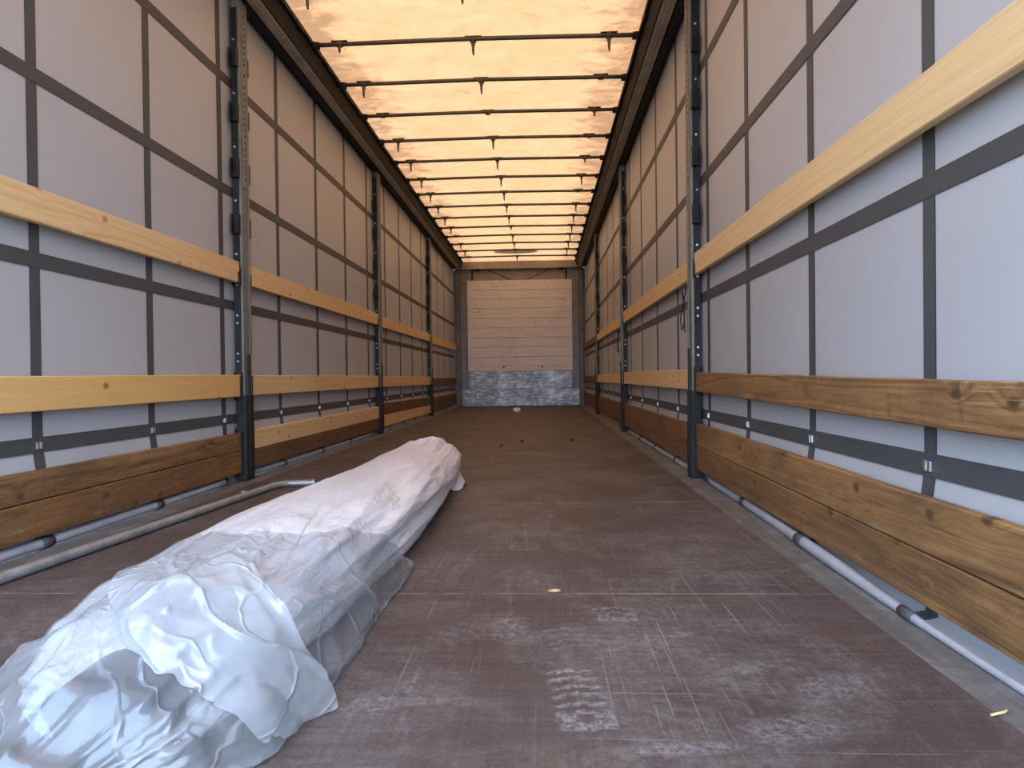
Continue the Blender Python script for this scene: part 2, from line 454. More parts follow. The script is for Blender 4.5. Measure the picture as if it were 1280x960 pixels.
# ------------------------------------------------------------------ mesh helpers
class MB:
    """collects boxes, tubes, extrusions and grids; builds ONE mesh object"""
    def __init__(self):
        self.v = []; self.f = []; self.s = []; self.mi = []

    def add(self, verts, faces, smooth=False, mi=0):
        o = len(self.v)
        self.v += [tuple(p) for p in verts]
        for fc in faces:
            self.f.append(tuple(i + o for i in fc)); self.s.append(smooth); self.mi.append(mi)
        return self

    def box(self, x0, x1, y0, y1, z0, z1, b=0.0, mi=0):
        x0, x1 = min(x0, x1), max(x0, x1)
        if b <= 0:
            vs = [(x, y, z) for x in (x0, x1) for y in (y0, y1) for z in (z0, z1)]
            fs = [(0, 1, 3, 2), (4, 6, 7, 5), (0, 4, 5, 1), (2, 3, 7, 6), (0, 2, 6, 4), (1, 5, 7, 3)]
            return self.add(vs, fs, False, mi)
        bm = bmesh.new()
        bmesh.ops.create_cube(bm, size=1.0)
        for w in bm.verts:
            w.co = Vector(((x0 + x1) / 2 + w.co.x * (x1 - x0), (y0 + y1) / 2 + w.co.y * (y1 - y0), (z0 + z1) / 2 + w.co.z * (z1 - z0)))
        bmesh.ops.bevel(bm, geom=list(bm.edges), offset=b, segments=2, affect='EDGES', profile=0.6)
        bm.verts.index_update()
        self.add([w.co[:] for w in bm.verts], [[w.index for w in fc.verts] for fc in bm.faces], False, mi)
        bm.free()
        return self

    def tube(self, pts, r, n=12, cap=True, mi=0, radii=None):
        pts = [Vector(p) for p in pts]
        vs, fs = [], []
        up = None
        for i, p in enumerate(pts):
            d = (pts[min(i + 1, len(pts) - 1)] - pts[max(i - 1, 0)]).normalized()
            if up is None:
                up = Vector((0, 0, 1)) if abs(d.z) < 0.9 else Vector((1, 0, 0))
            a = d.cross(up).normalized(); b = a.cross(d).normalized(); up = b
            rr = radii[i] if radii else r
            for k in range(n):
                t = 2 * math.pi * k / n
                vs.append(p + a * (rr * math.cos(t)) + b * (rr * math.sin(t)))
        for i in range(len(pts) - 1):
            for k in range(n):
                k2 = (k + 1) % n
                fs.append((i * n + k, i * n + k2, (i + 1) * n + k2, (i + 1) * n + k))
        self.add(vs, fs, True, mi)
        if cap:
            o = len(self.v) - len(vs)
            self.f.append(tuple(o + k for k in reversed(range(n)))); self.s.append(False); self.mi.append(mi)
            q = o + (len(pts) - 1) * n
            self.f.append(tuple(q + k for k in range(n))); self.s.append(False); self.mi.append(mi)
        return self

    def prism(self, poly, y0, y1, mi=0):
        """polygon in (x,z) extruded along Y"""
        n = len(poly)
        vs = [(x, y0, z) for x, z in poly] + [(x, y1, z) for x, z in poly]
        fs = [(i, (i + 1) % n, n + (i + 1) % n, n + i) for i in range(n)]
        fs += [tuple(reversed(range(n))), tuple(range(n, 2 * n))]
        return self.add(vs, fs, False, mi)

    def grid(self, P, smooth=True, mi=0, wrap=False):
        """P[i][j] points"""
        a, b = len(P), len(P[0])
        vs = [p for row in P for p in row]
        fs = []
        for i in range(a - 1):
            for j in range(b if wrap else b - 1):
                j2 = (j + 1) % b
                fs.append((i * b + j, i * b + j2, (i + 1) * b + j2, (i + 1) * b + j))
        return self.add(vs, fs, smooth, mi)

    def build(self, name, mats, parent=None, origin=(0, 0, 0)):
        me = bpy.data.meshes.new(name)
        ox, oy, oz = origin
        me.from_pydata([(x - ox, y - oy, z - oz) for x, y, z in self.v], [], self.f)
        for m in (mats if isinstance(mats, (list, tuple)) else [mats]):
            me.materials.append(m)
        me.polygons.foreach_set('use_smooth', self.s)
        me.polygons.foreach_set('material_index', self.mi)
        me.update()
        bm = bmesh.new(); bm.from_mesh(me)
        bmesh.ops.recalc_face_normals(bm, faces=bm.faces)
        bm.to_mesh(me); bm.free()
        o = bpy.data.objects.new(name, me)
        COL.objects.link(o)
        o.location = origin
        if parent is not None:
            o.parent = parent
            o.location = Vector(origin) - world_loc(parent)
        return o


def world_loc(o):
    l = Vector(o.location)
    while o.parent is not None:
        o = o.parent
        l += Vector(o.location)
    return l


def tag(o, label=None, cat=None, group=None, kind=None):
    if label: o['label'] = label
    if cat: o['category'] = cat
    if group: o['group'] = group
    if kind: o['kind'] = kind
    return o


def thing(name, loc, label, cat, group=None):
    o = bpy.data.objects.new(name, None)
    o.empty_display_size = 0.1
    COL.objects.link(o)
    o.location = loc
    return tag(o, label, cat, group)


def link_copy(o, parent):
    c = o.copy()
    COL.objects.link(c)
    c.parent = parent
    return c


Y0, Y1 = -0.30, 13.60        # rear opening and front wall
POST_Y = (3.84, 7.10, 10.40)
STRAP_Y = [0.22, 0.92, 1.60, 2.28, 2.97, 3.66, 4.47, 5.25, 6.03, 6.80, 7.58, 8.36, 9.13, 9.90, 10.66, 11.42, 12.18, 12.94]
STRAP_Z = (2.19, 1.59, 0.967, 0.345)

# ------------------------------------------------------------------ floor
fl = MB()
fl.box(-1.14, 1.14, Y0, Y1 + 0.02, -0.03, 0.0)
# keep the sides and underside, replace the top by a fine grid that carries the scuff marks
fl.f = [f for k, f in enumerate(fl.f) if k != 5]; fl.s = fl.s[:-1]; fl.mi = fl.mi[:-1]
xs = np.concatenate([np.arange(-1.14, 0.0, 0.03), np.arange(0.0, 1.14, 0.007), [1.14]])
ys = np.concatenate([np.arange(Y0, 0.98, 0.05), np.arange(0.98, 3.0, 0.007), np.arange(3.0, Y1 + 0.02, 0.06), [Y1 + 0.02]])
XX, YY = np.meshgrid(xs, ys)
SCF = np.zeros_like(XX)
rs = np.random.RandomState(4)


def smear(cx, cy, lx, ly, rot, amt, soft=1.0):
    c_, s_ = math.cos(rot), math.sin(rot)
    u = ((XX - cx) * c_ + (YY - cy) * s_) / lx
    w = (-(XX - cx) * s_ + (YY - cy) * c_) / ly
    np.maximum(SCF, amt * np.clip(1.4 - (u * u + w * w) * 1.2 * soft, 0, 1), out=SCF)


def boot(cx, cy, rot, amt, part):
    c_, s_ = math.cos(rot), math.sin(rot)
    u = (XX - cx) * c_ + (YY - cy) * s_
    w = -(XX - cx) * s_ + (YY - cy) * c_
    inside = (np.abs(u) < 0.047 - 0.10 * np.clip(w - 0.05, 0, 1)) & (np.abs(w) < 0.12)
    tread = (np.sin(w * 190 + np.abs(u) * 60) > 0.15)
    ring = np.abs(np.sqrt((u) ** 2 + (w + 0.08) ** 2) - 0.022) < 0.005
    heel = (w < -0.055)
    pat = np.where(heel, (np.abs(u) > 0.030) | ring | (w < -0.10), tread)
    msk = inside & pat
    if part == 'heel': msk &= w < -0.02
    if part == 'toe': msk &= w > -0.02
    np.maximum(SCF, amt * msk, out=SCF)


boot(0.575, 1.70, 0.05, 0.30, 'heel')
boot(0.470, 1.21, 0.12, 0.42, 'all')
boot(0.36, 2.35, -0.1, 0.25, 'heel')
boot(0.475, 1.43, 0.25, 0.16, 'toe')
boot(0.20, 1.46, -0.7, 0.12, 'toe')
smear(0.335, 1.53, 0.05, 0.09, 0.15, 0.22, 1.0)
for (a, b, lx, ly, r, q) in ((0.11, 1.17, .06, .05, .3, .5), (0.80, 1.10, .10, .05, .2, .6), (0.92, 1.25, .10, .05, .6, .5), (0.70, 1.50, .05, .02, .1, .55),
                            (0.62, 1.04, .10, .02, .1, .7), (0.86, 1.55, .13, .06, -.2, .28), (0.70, 2.05, .10, .04, .2, .26), (0.95, 1.95, .10, .05, .1, .28),
                            (0.30, 2.6, .10, .02, .1, .2), (0.8, 1.33, .06, .03, .5, .45), (0.98, 1.42, .05, .10, .2, .30)):
    smear(a, b, lx, ly, r, q * 0.42, 1.0)
for k in range(46):
    cx, cy = rs.uniform(0.05, 1.1), rs.uniform(1.0, 2.9)
    ang = rs.choice([rs.uniform(-0.5, 0.5), rs.uniform(-0.1, 0.1), 1.57 + rs.uniform(-0.3, 0.3)])
    smear(cx, cy, 0.0038, rs.uniform(0.06, 0.30), ang, rs.uniform(0.05, 0.16))
ny, nx = XX.shape
base = len(fl.v)
fl.v += list(zip(XX.ravel().tolist(), YY.ravel().tolist(), [0.0] * XX.size))
idx = np.arange(ny * nx).reshape(ny, nx) + base
q = np.stack([idx[:-1, :-1], idx[:-1, 1:], idx[1:, 1:], idx[1:, :-1]], -1).reshape(-1, 4).tolist()
fl.f += q; fl.s += [False] * len(q); fl.mi += [0] * len(q)
fo = fl.build('floor', M['floor'])
att = fo.data.attributes.new('scuff', 'FLOAT', 'POINT')
att.data.foreach_set('value', np.concatenate([np.zeros(base), SCF.ravel()]).astype(np.float32))
tag(fo, 'worn dark brown plywood trailer floor with scuffs and boot prints', kind='structure')

for s, nm in ((-1, 'trim_1'), (1, 'trim_2')):
    t = MB().box(s * 1.1402, s * 1.40, Y0, Y1 + 0.02, -0.04, -0.0015, 0.001)
    tag(t.build(nm, M['edge']), 'dusty grey steel edge of the floor along the %s curtain' % ('left' if s < 0 else 'right'), kind='structure')

# ------------------------------------------------------------------ side curtains
HEM_R = 0.0175


def hem_r(y, s):
    if s < 0: return HEM_R
    t = min(max((y - 1.35) / 0.8, 0), 1)
    return 0.008 + (HEM_R - 0.008) * t * t * (3 - 2 * t)


def hem_x(y, s):
    near = min(abs(y - p) for p in POST_Y + (13.52,))
    k = 1 - min(max((near - 0.09) / 0.22, 0), 1)
    out = 0.034 * k * k * (3 - 2 * k)
    if s > 0:
        t = min(max((y - 1.5) / 1.6, 0), 1)
        return 1.228 + 0.034 * (t * t * (3 - 2 * t)) + 0.002 * math.sin(y * 2.1) + out
    return 1.262 + 0.002 * math.sin(y * 1.7) + out


def curtain_x(y, z, s):
    """distance of the sheet from the middle of the trailer"""
    x = 1.2815 + 0.002 * noise.noise(Vector((y * 0.7, z * 0.8, 3.0 * s)))
    if z < 0.36:
        near = min(abs(y - p) for p in POST_Y)
        k = min(max((near - 0.07) / 0.16, 0), 1)
        t = min(max((0.36 - z) / 0.13, 0), 1)
        t2 = min(max((0.16 - z) / 0.12, 0), 1)
        x -= 0.0125 * (t * t * (3 - 2 * t)) * (0.8 + 0.2 * math.cos(y * 8.3)) * k * (1 - t2 * t2)
    return x


Z_PROF = [2.685, 2.4, 2.1, 1.8, 1.5, 1.2, 0.9, 0.6, 0.45, 0.385, 0.35, 0.32, 0.29, 0.26, 0.23, 0.20, 0.17, 0.14, 0.11, 0.08, 0.055, 0.03, 0.012, -1, -2, -3]


def curtain_pt(y, z, s, off=0.0):
    """point of the sheet; the last three stations lie on the floor edge and run to the hem"""
    if z >= 0:
        return (s * (curtain_x(y, z, s) + off), y, z)
    u = -z / 3.0
    xa = curtain_x(y, 0.012, s); xb = hem_x(y, s)
    return (s * (xa + (xb - xa) * u), y, 0.004 + 0.004 * (1 - u) - off * 1.0)


YS_C = [Y0 + (Y1 + 0.028 - Y0) * i / 280 for i in range(281)]
for s, nm, side in ((-1, 'wall_left', 'left'), (1, 'wall_right', 'right')):
    c = MB()
    c.grid([[curtain_pt(y, z, s) for z in Z_PROF] for y in YS_C])
    c.grid([[curtain_pt(y, z, s, 0.0012) for z in Z_PROF] for y in YS_C])
    wall = c.build(nm, M['curtain'])
    tag(wall, 'grey tarpaulin side curtain with a dark webbing grid on the %s' % side, kind='structure')
    for y in STRAP_Y:
        b = MB()
        b.grid([[curtain_pt(y + d, z, s, -0.0022) for z in Z_PROF] for d in (-0.024, 0, 0.024)])
        b.grid([[curtain_pt(y + d, z, s, -0.0004) for z in Z_PROF] for d in (-0.0243, 0, 0.0243)])
        b.build('vertical_strap', M['webbing'], wall, (s * 1.28, y, 0))
    for z in STRAP_Z:
        b = MB()
        b.grid([[curtain_pt(y, z + d, s, -0.0034) for d in (-0.026, 0, 0.026)] for y in YS_C])
        b.grid([[curtain_pt(y, z + d, s, -0.0010) for d in (-0.0263, 0, 0.0263)] for y in YS_C])
        b.build('horizontal_strap', M['webbing'], wall, (s * 1.28, 6.6, z))
    z = STRAP_Z[3]
    for y in STRAP_Y:
        b = MB()
        xb = curtain_x(y, z, s)
        x0, x1 = s * (xb - 0.011), s * (xb - 0.0036)
        b.box(x0, x1, y - 0.015, y - 0.003, z - 0.014, z + 0.010, 0.002)
        b.box(x0, x1, y + 0.003, y + 0.015, z - 0.014, z + 0.010, 0.002)
        b.box(s * (xb - 0.007), x1, y - 0.004, y + 0.004, z - 0.010, z + 0.006, 0.001)
        bk = b.build('strap_buckle', M['buckle'], wall, (s * 1.27, y, z))
        bk['label'] = 'small bright metal strap buckle'
    # hem rolled round its tensioning pole, resting on the floor edge
    h = MB()
    yh = [0.30 + (13.45 - 0.30) * i / 140 for i in range(141)]
    h.tube([(s * hem_x(y, s), y, hem_r(y, s)) for y in yh], HEM_R, 14, radii=[hem_r(y, s) for y in yh])
    hem = h.build('hem_pole', M['hem'], wall, (s * 1.28, 7, HEM_R))
    hem['label'] = 'grey rolled curtain hem pole'
    for y in STRAP_Y[1:]:
        b = MB()
        y3 = (y - 0.028, y, y + 0.028)
        b.tube([(s * hem_x(q, s), q, hem_r(q, s) + 0.0005) for q in y3], HEM_R, 14, radii=[hem_r(q, s) + 0.0022 for q in y3])
        b.build('hem_band', M['webbing'], hem, (s * 1.28, y, HEM_R))

# ------------------------------------------------------------------ roof sheet
c = MB()
rx = [-1.2 + 2.4 * i / 40 for i in range(41)]
ry = [Y0 + (Y1 + 0.1 - Y0) * i / 240 for i in range(241)]
def roof_z(x, y):
    return 2.806 + 0.004 * noise.noise(Vector((x * 1.5, y * 1.3, 0.3))) + 0.003 * math.sin(y * 9.9) + 0.012 * (1 - (x / 1.2) ** 2)
c.grid([[(x, y, roof_z(x, y)) for x in rx] for y in ry])
ceil = c.build('ceiling', M['roof'])
tag(ceil, 'cream translucent roof sheet with brown stains along its edges', kind='structure')

# ------------------------------------------------------------------ roof rails
for s, side in ((-1, 'left'), (1, 'right')):
    t = thing('roof_rail', (s * 1.2, 6.6, 2.66), 'long dark roof rail running above the %s curtain' % side, 'rail', 'roof rails')
    p = MB().prism([(s * 1.085, 2.80), (s * 1.118, 2.674), (s * 1.205, 2.674), (s * 1.205, 2.72), (s * 1.30, 2.72), (s * 1.30, 2.84), (s * 1.205, 2.84), (s * 1.205, 2.80)], Y0, Y1 - 0.005)
    p.build('rail_body', M['rail_steel'], t, (s * 1.2, 6.6, 2.7))
    p = MB().prism([(s * 1.128, 2.674), (s * 1.13, 2.666), (s * 1.158, 2.664), (s * 1.162, 2.659), (s * 1.170, 2.659), (s * 1.174, 2.664), (s * 1.200, 2.666), (s * 1.204, 2.674)], Y0, Y1 - 0.005)
    p.build('runner_track', M['rail_light'], t, (s * 1.16, 6.6, 2.67))['label'] = 'worn pale aluminium runner track'
    p = MB()
    p.prism([(s * 1.212, 2.719), (s * 1.212, 2.668), (s * 1.262, 2.664), (s * 1.262, 2.719)], Y0, Y1 - 0.1)
    p.prism([(s * 1.266, 2.719), (s * 1.264, 2.655), (s * 1.276, 2.655), (s * 1.277, 2.719)], Y0, Y1 - 0.1)
    p.build('curtain_gasket', M['rubber'], t, (s * 1.24, 6.6, 2.69))['label'] = 'black rubber gasket'
    p = MB()
    y = Y0
    while y < Y1 - 0.2:
        L = random.uniform(0.10, 0.16)
        zt = 2.799
        p.box(s * 1.072, s * 1.084, y, y + L - 0.012, zt - random.uniform(0.022, 0.034), zt)
        y += L
    p.prism([(s * 1.078, 2.7985), (s * 1.078, 2.781), (s * 1.0845, 2.781), (s * 1.0845, 2.7985)], Y0, Y1 - 0.1)
    p.build('edge_gasket', M['rubber'], t, (s * 1.08, 6.6, 2.79))['label'] = 'black toothed rubber strip'

# ------------------------------------------------------------------ roof bows
HK = ['LCR', 'LCR', 'LC', 'R', 'LC', 'LCR', 'LCR', 'LC', 'LCR', 'LCR', 'LCR', 'CR', 'LCR', 'LR', 'C']
ORD = ['first', 'second', 'third', 'fourth', 'fifth', 'sixth', 'seventh', 'eighth', 'ninth', 'tenth', 'eleventh', 'twelfth', 'thirteenth', 'fourteenth', 'last']
ZB = 2.776
bow_src = {}
hx_ = {'L': -0.90, 'C': -0.01, 'R': 0.88}
for i, hk in enumerate(HK):
    y = 3.98 + 0.635 * i
    n_h = {1: 'one hook', 2: 'two hooks', 3: 'three hooks'}[len(hk)]
    if i == 0:
        lb = 'grey roof bow nearest the camera, only its %s showing at the top' % 'hooks'
    elif i == 14:
        lb = 'thin dark roof bow with one hook, farthest back against the front header'
    else:
        lb = 'dark roof bow with %s below the cream sheet, %s from the camera' % (n_h, ORD[i])
    t = thing('roof_bow', (0, y, ZB), lb, 'roof bow', 'roof bows')
    if not bow_src:
        b = MB().tube([(-1.06, 0, 0), (-0.5, 0, 0.006), (0, 0, 0.010), (0.5, 0, 0.006), (1.06, 0, 0)], 0.0145, 12)
        bow_src['tube'] = b.build('bow_tube', M['bow_steel'], t, (0, y, ZB)); bow_src['tube'].location = (0, 0, 0)
        # those coordinates are local to the bow
        bow_src['tube'].data.transform(Matrix.Translation((0, y, ZB)))
        for sd in (-1, 1):
            e_ = MB()
            e_.box(sd * 1.050, sd * 1.0715, -0.020, 0.020, -0.022, 0.016, 0.003)
            e_.tube([(sd * 1.035, 0, 0), (sd * 1.062, 0, 0)], 0.020, 12)
            e_.box(sd * 1.030, sd * 1.0715, -0.006, 0.006, -0.030, -0.010, 0.002)
            o = e_.build('end_bracket', M['dark_steel'], t); o.location = (0, 0, 0); bow_src['end%d' % sd] = o
        for k in 'LCR':
            e_ = MB().box(hx_[k] - 0.055, hx_[k] + 0.055, -0.014, 0.014, 0.0175 + 0.002 * (k != 'C'), 0.0225 + 0.002 * (k == 'C'), 0.001)
            e_.tube([(hx_[k] - 0.02, 0, 0.002), (hx_[k] + 0.02, 0, 0.002)], 0.0195, 12)
            o = e_.build('bow_clip', M['clip'], t); o.location = (0, 0, 0); bow_src['clip' + k] = o
            e_ = MB()
            e_.tube([(hx_[k], 0, -0.012), (hx_[k], -0.004, -0.04), (hx_[k], -0.004, -0.075), (hx_[k] + 0.002, -0.002, -0.10)], 0.01, 10, radii=[0.0115, 0.010, 0.0085, 0.005])
            e_.box(hx_[k] - 0.013, hx_[k] + 0.013, -0.010, 0.010, -0.034, -0.012, 0.003)
            o = e_.build('hook', M['bow_steel'], bow_src['clip' + k]); o.location = (0, 0, 0); bow_src['hook' + k] = o
        continue
    link_copy(bow_src['tube'], t)
    link_copy(bow_src['end-1'], t); link_copy(bow_src['end1'], t)
    for k in 'LCR':
        cl = link_copy(bow_src['clip' + k], t)
        if k in hk:
            o = link_copy(bow_src['hook' + k], cl)
            if (i, k) in ((1, 'L'), (5, 'R'), (10, 'C'), (3, 'R')):
                o.scale = (1, 1, 0.55)

# ------------------------------------------------------------------ side posts
def make_post(s, yp, label):
    t = thing('side_post', (s * 1.25, yp, 0), label, 'post', 'side posts')
    def bl(mb, name, mats):
        return mb.build(name, mats, t, (s * 1.25, yp, 0))
    # C-channel: inner web, two flanges
    b = MB()
    b.box(s * 1.222, s * 1.227, yp - 0.050, yp + 0.050, 0.40, 2.655, 0.0015)
    b.box(s * 1.227, s * 1.266, yp - 0.050, yp - 0.045, 0.40, 2.655, 0.001)
    b.box(s * 1.227, s * 1.266, yp + 0.045, yp + 0.050, 0.40, 2.655, 0.001)
    b.box(s * 1.2185, s * 1.222, yp + 0.030, yp + 0.049, 0.70, 2.64, 0.001)
    bl(b, 'post_channel', M['galv'])
    # head plate that reaches the roof rail
    b = MB().box(s * 1.224, s * 1.262, yp - 0.035, yp + 0.030, 2.56, 2.663, 0.004)
    bl(b, 'head_plate', M['galv'])
    # raised slotted strip on the inner face
    b = MB()
    b.box(s * 1.2165, s * 1.222, yp - 0.024, yp + 0.018, 1.62, 2.63, 0.0015)
    z = 1.66
    while z < 2.58:
        if 2.18 < z < 2.30:
            z += 0.06
            b.tube([(s * 1.2168, yp - 0.004, z - 0.02), (s * 1.2156, yp - 0.004, z - 0.02)], 0.009, 10, mi=1)
            continue
        b.box(s * 1.2160, s * 1.218, yp - 0.010, yp + 0.002, z, z + 0.016, 0, 1)
        z += 0.034
    bl(b, 'slotted_strip', [M['galv'], M['slot']])
    # dark perforated flange on the rear side
    b = MB()
    b.box(s * 1.2335, s * 1.268, yp - 0.056, yp - 0.0505, 0.60, 2.60, 0.001)
    z = 0.66
    k = 0
    while z < 2.55:
        bright = (k % 5 in (0, 1)) if 0.6 < z < 1.15 else (k % 7 == 0)
        b.tube([(s * 1.252, yp - 0.0555, z), (s * 1.252, yp - (0.0595 if bright else 0.0565), z)], 0.006, 8, mi=2 if bright else 1)
        z += 0.042
        k += 1
    bl(b, 'hole_strip', [M['dark_steel'], M['slot'], M['rivet']])
    # sliding lower sleeve with rib and foot
    b = MB()
    b.box(s * 1.2145, s * 1.267, yp - 0.058, yp + 0.058, 0.004, 0.47, 0.004)
    b.box(s * 1.2115, s * 1.2155, yp - 0.052, yp - 0.020, 0.02, 0.46, 0.001)
    b.box(s * 1.2115, s * 1.2155, yp + 0.012, yp + 0.052, 0.02, 0.30, 0.001)
    bl(b, 'lower_sleeve', M['dark_steel'])
    b = MB().box(s * 1.208, s * 1.2165, yp - 0.014, yp + 0.006, 0.03, 0.70, 0.002)
    bl(b, 'locking_lever', M['rubber'])
    b = MB().box(s * 1.212, s * 1.268, yp - 0.064, yp + 0.064, -0.0012, 0.0045, 0.001)
    bl(b, 'foot_plate', M['dark_steel'])
    # plank pockets, left and right of the post at seven heights
    for (z0, z1, ln) in ((2.27, 2.37, 0.030), (1.97, 2.075, 0.030), (1.665, 1.77, 0.030), (1.36, 1.465, 0.030), (1.075, 1.17, 0.026), (0.445, 0.60, 0.024), (0.028, 0.295, 0.022)):
        for d in (-1, 1):
            b = MB()
            ya, yb = yp + d * 0.0575, yp + d * (0.0575 + ln)
            y_lo, y_hi = min(ya, yb), max(ya, yb)
            if z0 > 1.2:
                b.box(s * 1.228, s * 1.2335, y_lo, y_hi, z0, z1, 0.0015)
            else:
                b.box(s * 1.228, s * 1.2335, y_lo, y_hi, z0 + 0.01, z1 - 0.02, 0.0015)
            b.box(s * 1.2625, s * 1.268, y_lo, y_hi, z0, z1, 0.0015)
            ye = (yp + d * 0.0505, yp + d * 0.0575)
            b.box(s * 1.228, s * 1.268, min(ye), max(ye) + 0.0, z0, z1, 0.001)
            if z0 > 1.2:
                b.box(s * 1.2335, s * 1.2625, y_lo, y_hi, z0, z0 + 0.005)
            bl(b, 'plank_bracket', M['dark_steel'])
    return t

PN = ['nearest the camera', 'second from the camera', 'farthest from the camera']
for s, side in ((-1, 'left'), (1, 'right')):
    for k, yp in enumerate(POST_Y):
        make_post(s, yp, 'steel side post with a dark foot on the %s, %s' % (side, PN[k]))

# ------------------------------------------------------------------ side planks
BAYS = ((Y0 + 0.02, POST_Y[0] - 0.063), (POST_Y[0] + 0.063, POST_Y[1] - 0.063), (POST_Y[1] + 0.063, POST_Y[2] - 0.063), (POST_Y[2] + 0.063, 13.51))
BN = ['in the %s bay nearest the camera', 'in the second %s bay', 'in the third %s bay', 'in the far %s bay by the front wall']
# side, bay, level, material, (z0,z1 at near end), (z0,z1 at far end)
PL = [
 (-1, 0, 'upper', 'wood_pale', (1.066, 1.180), (1.091, 1.206)), (-1, 0, 'middle', 'wood_honey', (0.450, 0.562), (0.466, 0.586)),
 (-1, 0, 'low', 'wood_old', (0.166, 0.266), (0.172, 0.267)), (-1, 0, 'lowest', 'wood_old2', (0.049, 0.163), (0.047, 0.169)),
 (-1, 1, 'upper', 'wood_pale', (1.092, 1.206), (1.101, 1.217)), (-1, 1, 'middle', 'wood_pale', (0.469, 0.584), (0.470, 0.587)),
 (-1, 1, 'low', 'wood_pale', (0.161, 0.272), (0.157, 0.275)), (-1, 1, 'lowest', 'wood_dark', (0.056, 0.159), (0.040, 0.154)),
 (-1, 2, 'upper', 'wood_pale', (1.093, 1.206), (1.101, 1.210)), (-1, 2, 'middle', 'wood_pale', (0.470, 0.583), (0.463, 0.582)),
 (-1, 2, 'low', 'wood_dark', (0.179, 0.300), (0.160, 0.279)), (-1, 2, 'lowest', 'wood_pale', (0.052, 0.177), (0.042, 0.157)),
 (-1, 3, 'upper', 'wood_honey', (1.082, 1.206), (1.086, 1.205)), (-1, 3, 'middle', 'wood_dark', (0.447, 0.555), (0.440, 0.555)),
 (-1, 3, 'low', 'wood_dark', (0.155, 0.262), (0.150, 0.258)), (-1, 3, 'lowest', 'wood_dark', (0.045, 0.153), (0.040, 0.148)),
 (1, 0, 'upper', 'wood_pale', (1.070, 1.185), (1.088, 1.205)), (1, 0, 'middle', 'wood_stained', (0.412, 0.512), (0.465, 0.568)),
 (1, 0, 'low', 'wood_stained', (0.150, 0.272), (0.179, 0.294)), (1, 0, 'lowest', 'wood_old', (0.043, 0.147), (0.049, 0.176)),
 (1, 1, 'upper', 'wood_pale', (1.083, 1.196), (1.081, 1.198)), (1, 1, 'middle', 'wood_pale', (0.472, 0.586), (0.476, 0.590)),
 (1, 1, 'low', 'wood_old2', (0.175, 0.281), (0.170, 0.282)), (1, 1, 'lowest', 'wood_old2', (0.062, 0.173), (0.058, 0.168)),
 (1, 2, 'upper', 'wood_pale', (1.069, 1.180), (1.074, 1.175)), (1, 2, 'middle', 'wood_pale', (0.476, 0.582), (0.468, 0.581)),
 (1, 2, 'low', 'wood_dark', (0.165, 0.275), (0.160, 0.272)), (1, 2, 'lowest', 'wood_dark', (0.050, 0.162), (0.045, 0.157)),
 (1, 3, 'upper', 'wood_dark', (1.070, 1.175), (1.070, 1.175)), (1, 3, 'middle', 'wood_dark', (0.455, 0.565), (0.450, 0.560)),
 (1, 3, 'low', 'wood_dark', (0.155, 0.262), (0.150, 0.258)), (1, 3, 'lowest', 'wood_dark', (0.045, 0.152), (0.040, 0.147)),
]
WN = {'wood_pale': 'pale new wooden plank', 'wood_honey': 'honey coloured wooden plank', 'wood_old': 'old brown wooden plank', 'wood_old2': 'old dark brown wooden plank',
      'wood_stained': 'old green stained wooden plank', 'wood_dark': 'dark weathered wooden plank'}
LV = {'upper': 'highest', 'middle': 'second from top', 'low': 'third from top', 'lowest': 'lowest'}
for (s, bay, lev, mt, n_, f_) in PL:
    ya, yb = BAYS[bay]
    N = 24 if bay == 0 else 10
    old = mt not in ('wood_pale', 'wood_honey')
    sec = []
    b = MB()
    for i in range(N + 1):
        u = i / N
        y = ya + (yb - ya) * u
        if bay == 0:   # near-end heights were read at about 2 m out
            zz0 = n_[0] + (f_[0] - n_[0]) * u; zz1 = n_[1] + (f_[1] - n_[1]) * u
        else:
            zz0 = n_[0] + (f_[0] - n_[0]) * u; zz1 = n_[1] + (f_[1] - n_[1]) * u
        jt = (0.0016 * noise.noise(Vector((y * 9, zz1 * 40, s))) + 0.0012 * noise.noise(Vector((y * 31, zz1 * 40, s)))) if old else 0.0
        zz1 += jt; zz0 += jt * 0.7
        r = 0.003
        xi, xo = 1.2355, 1.2605
        ring = [(xi, zz0 + r), (xi, zz1 - r), (xi + r, zz1), (xo - r, zz1), (xo, zz1 - r), (xo, zz0 + r), (xo - r, zz0), (xi + r, zz0)]
        sec.append([(s * x, y, z) for x, z in ring])
    b.grid(sec, smooth=False, wrap=True)
    o = len(b.v) - len(sec) * 8
    b.f.append(tuple(range(o, o + 8))); b.s.append(False); b.mi.append(0)
    q = o + N * 8
    b.f.append(tuple(reversed(range(q, q + 8)))); b.s.append(False); b.mi.append(0)
    side = 'left' if s < 0 else 'right'
    ob = b.build('side_plank', M[mt], None, (s * 1.248, (ya + yb) / 2, (n_[0] + n_[1]) / 2))
    tag(ob, '%s, %s %s' % (WN[mt], LV[lev], BN[bay] % side), 'plank', 'planks slotted between the side posts')

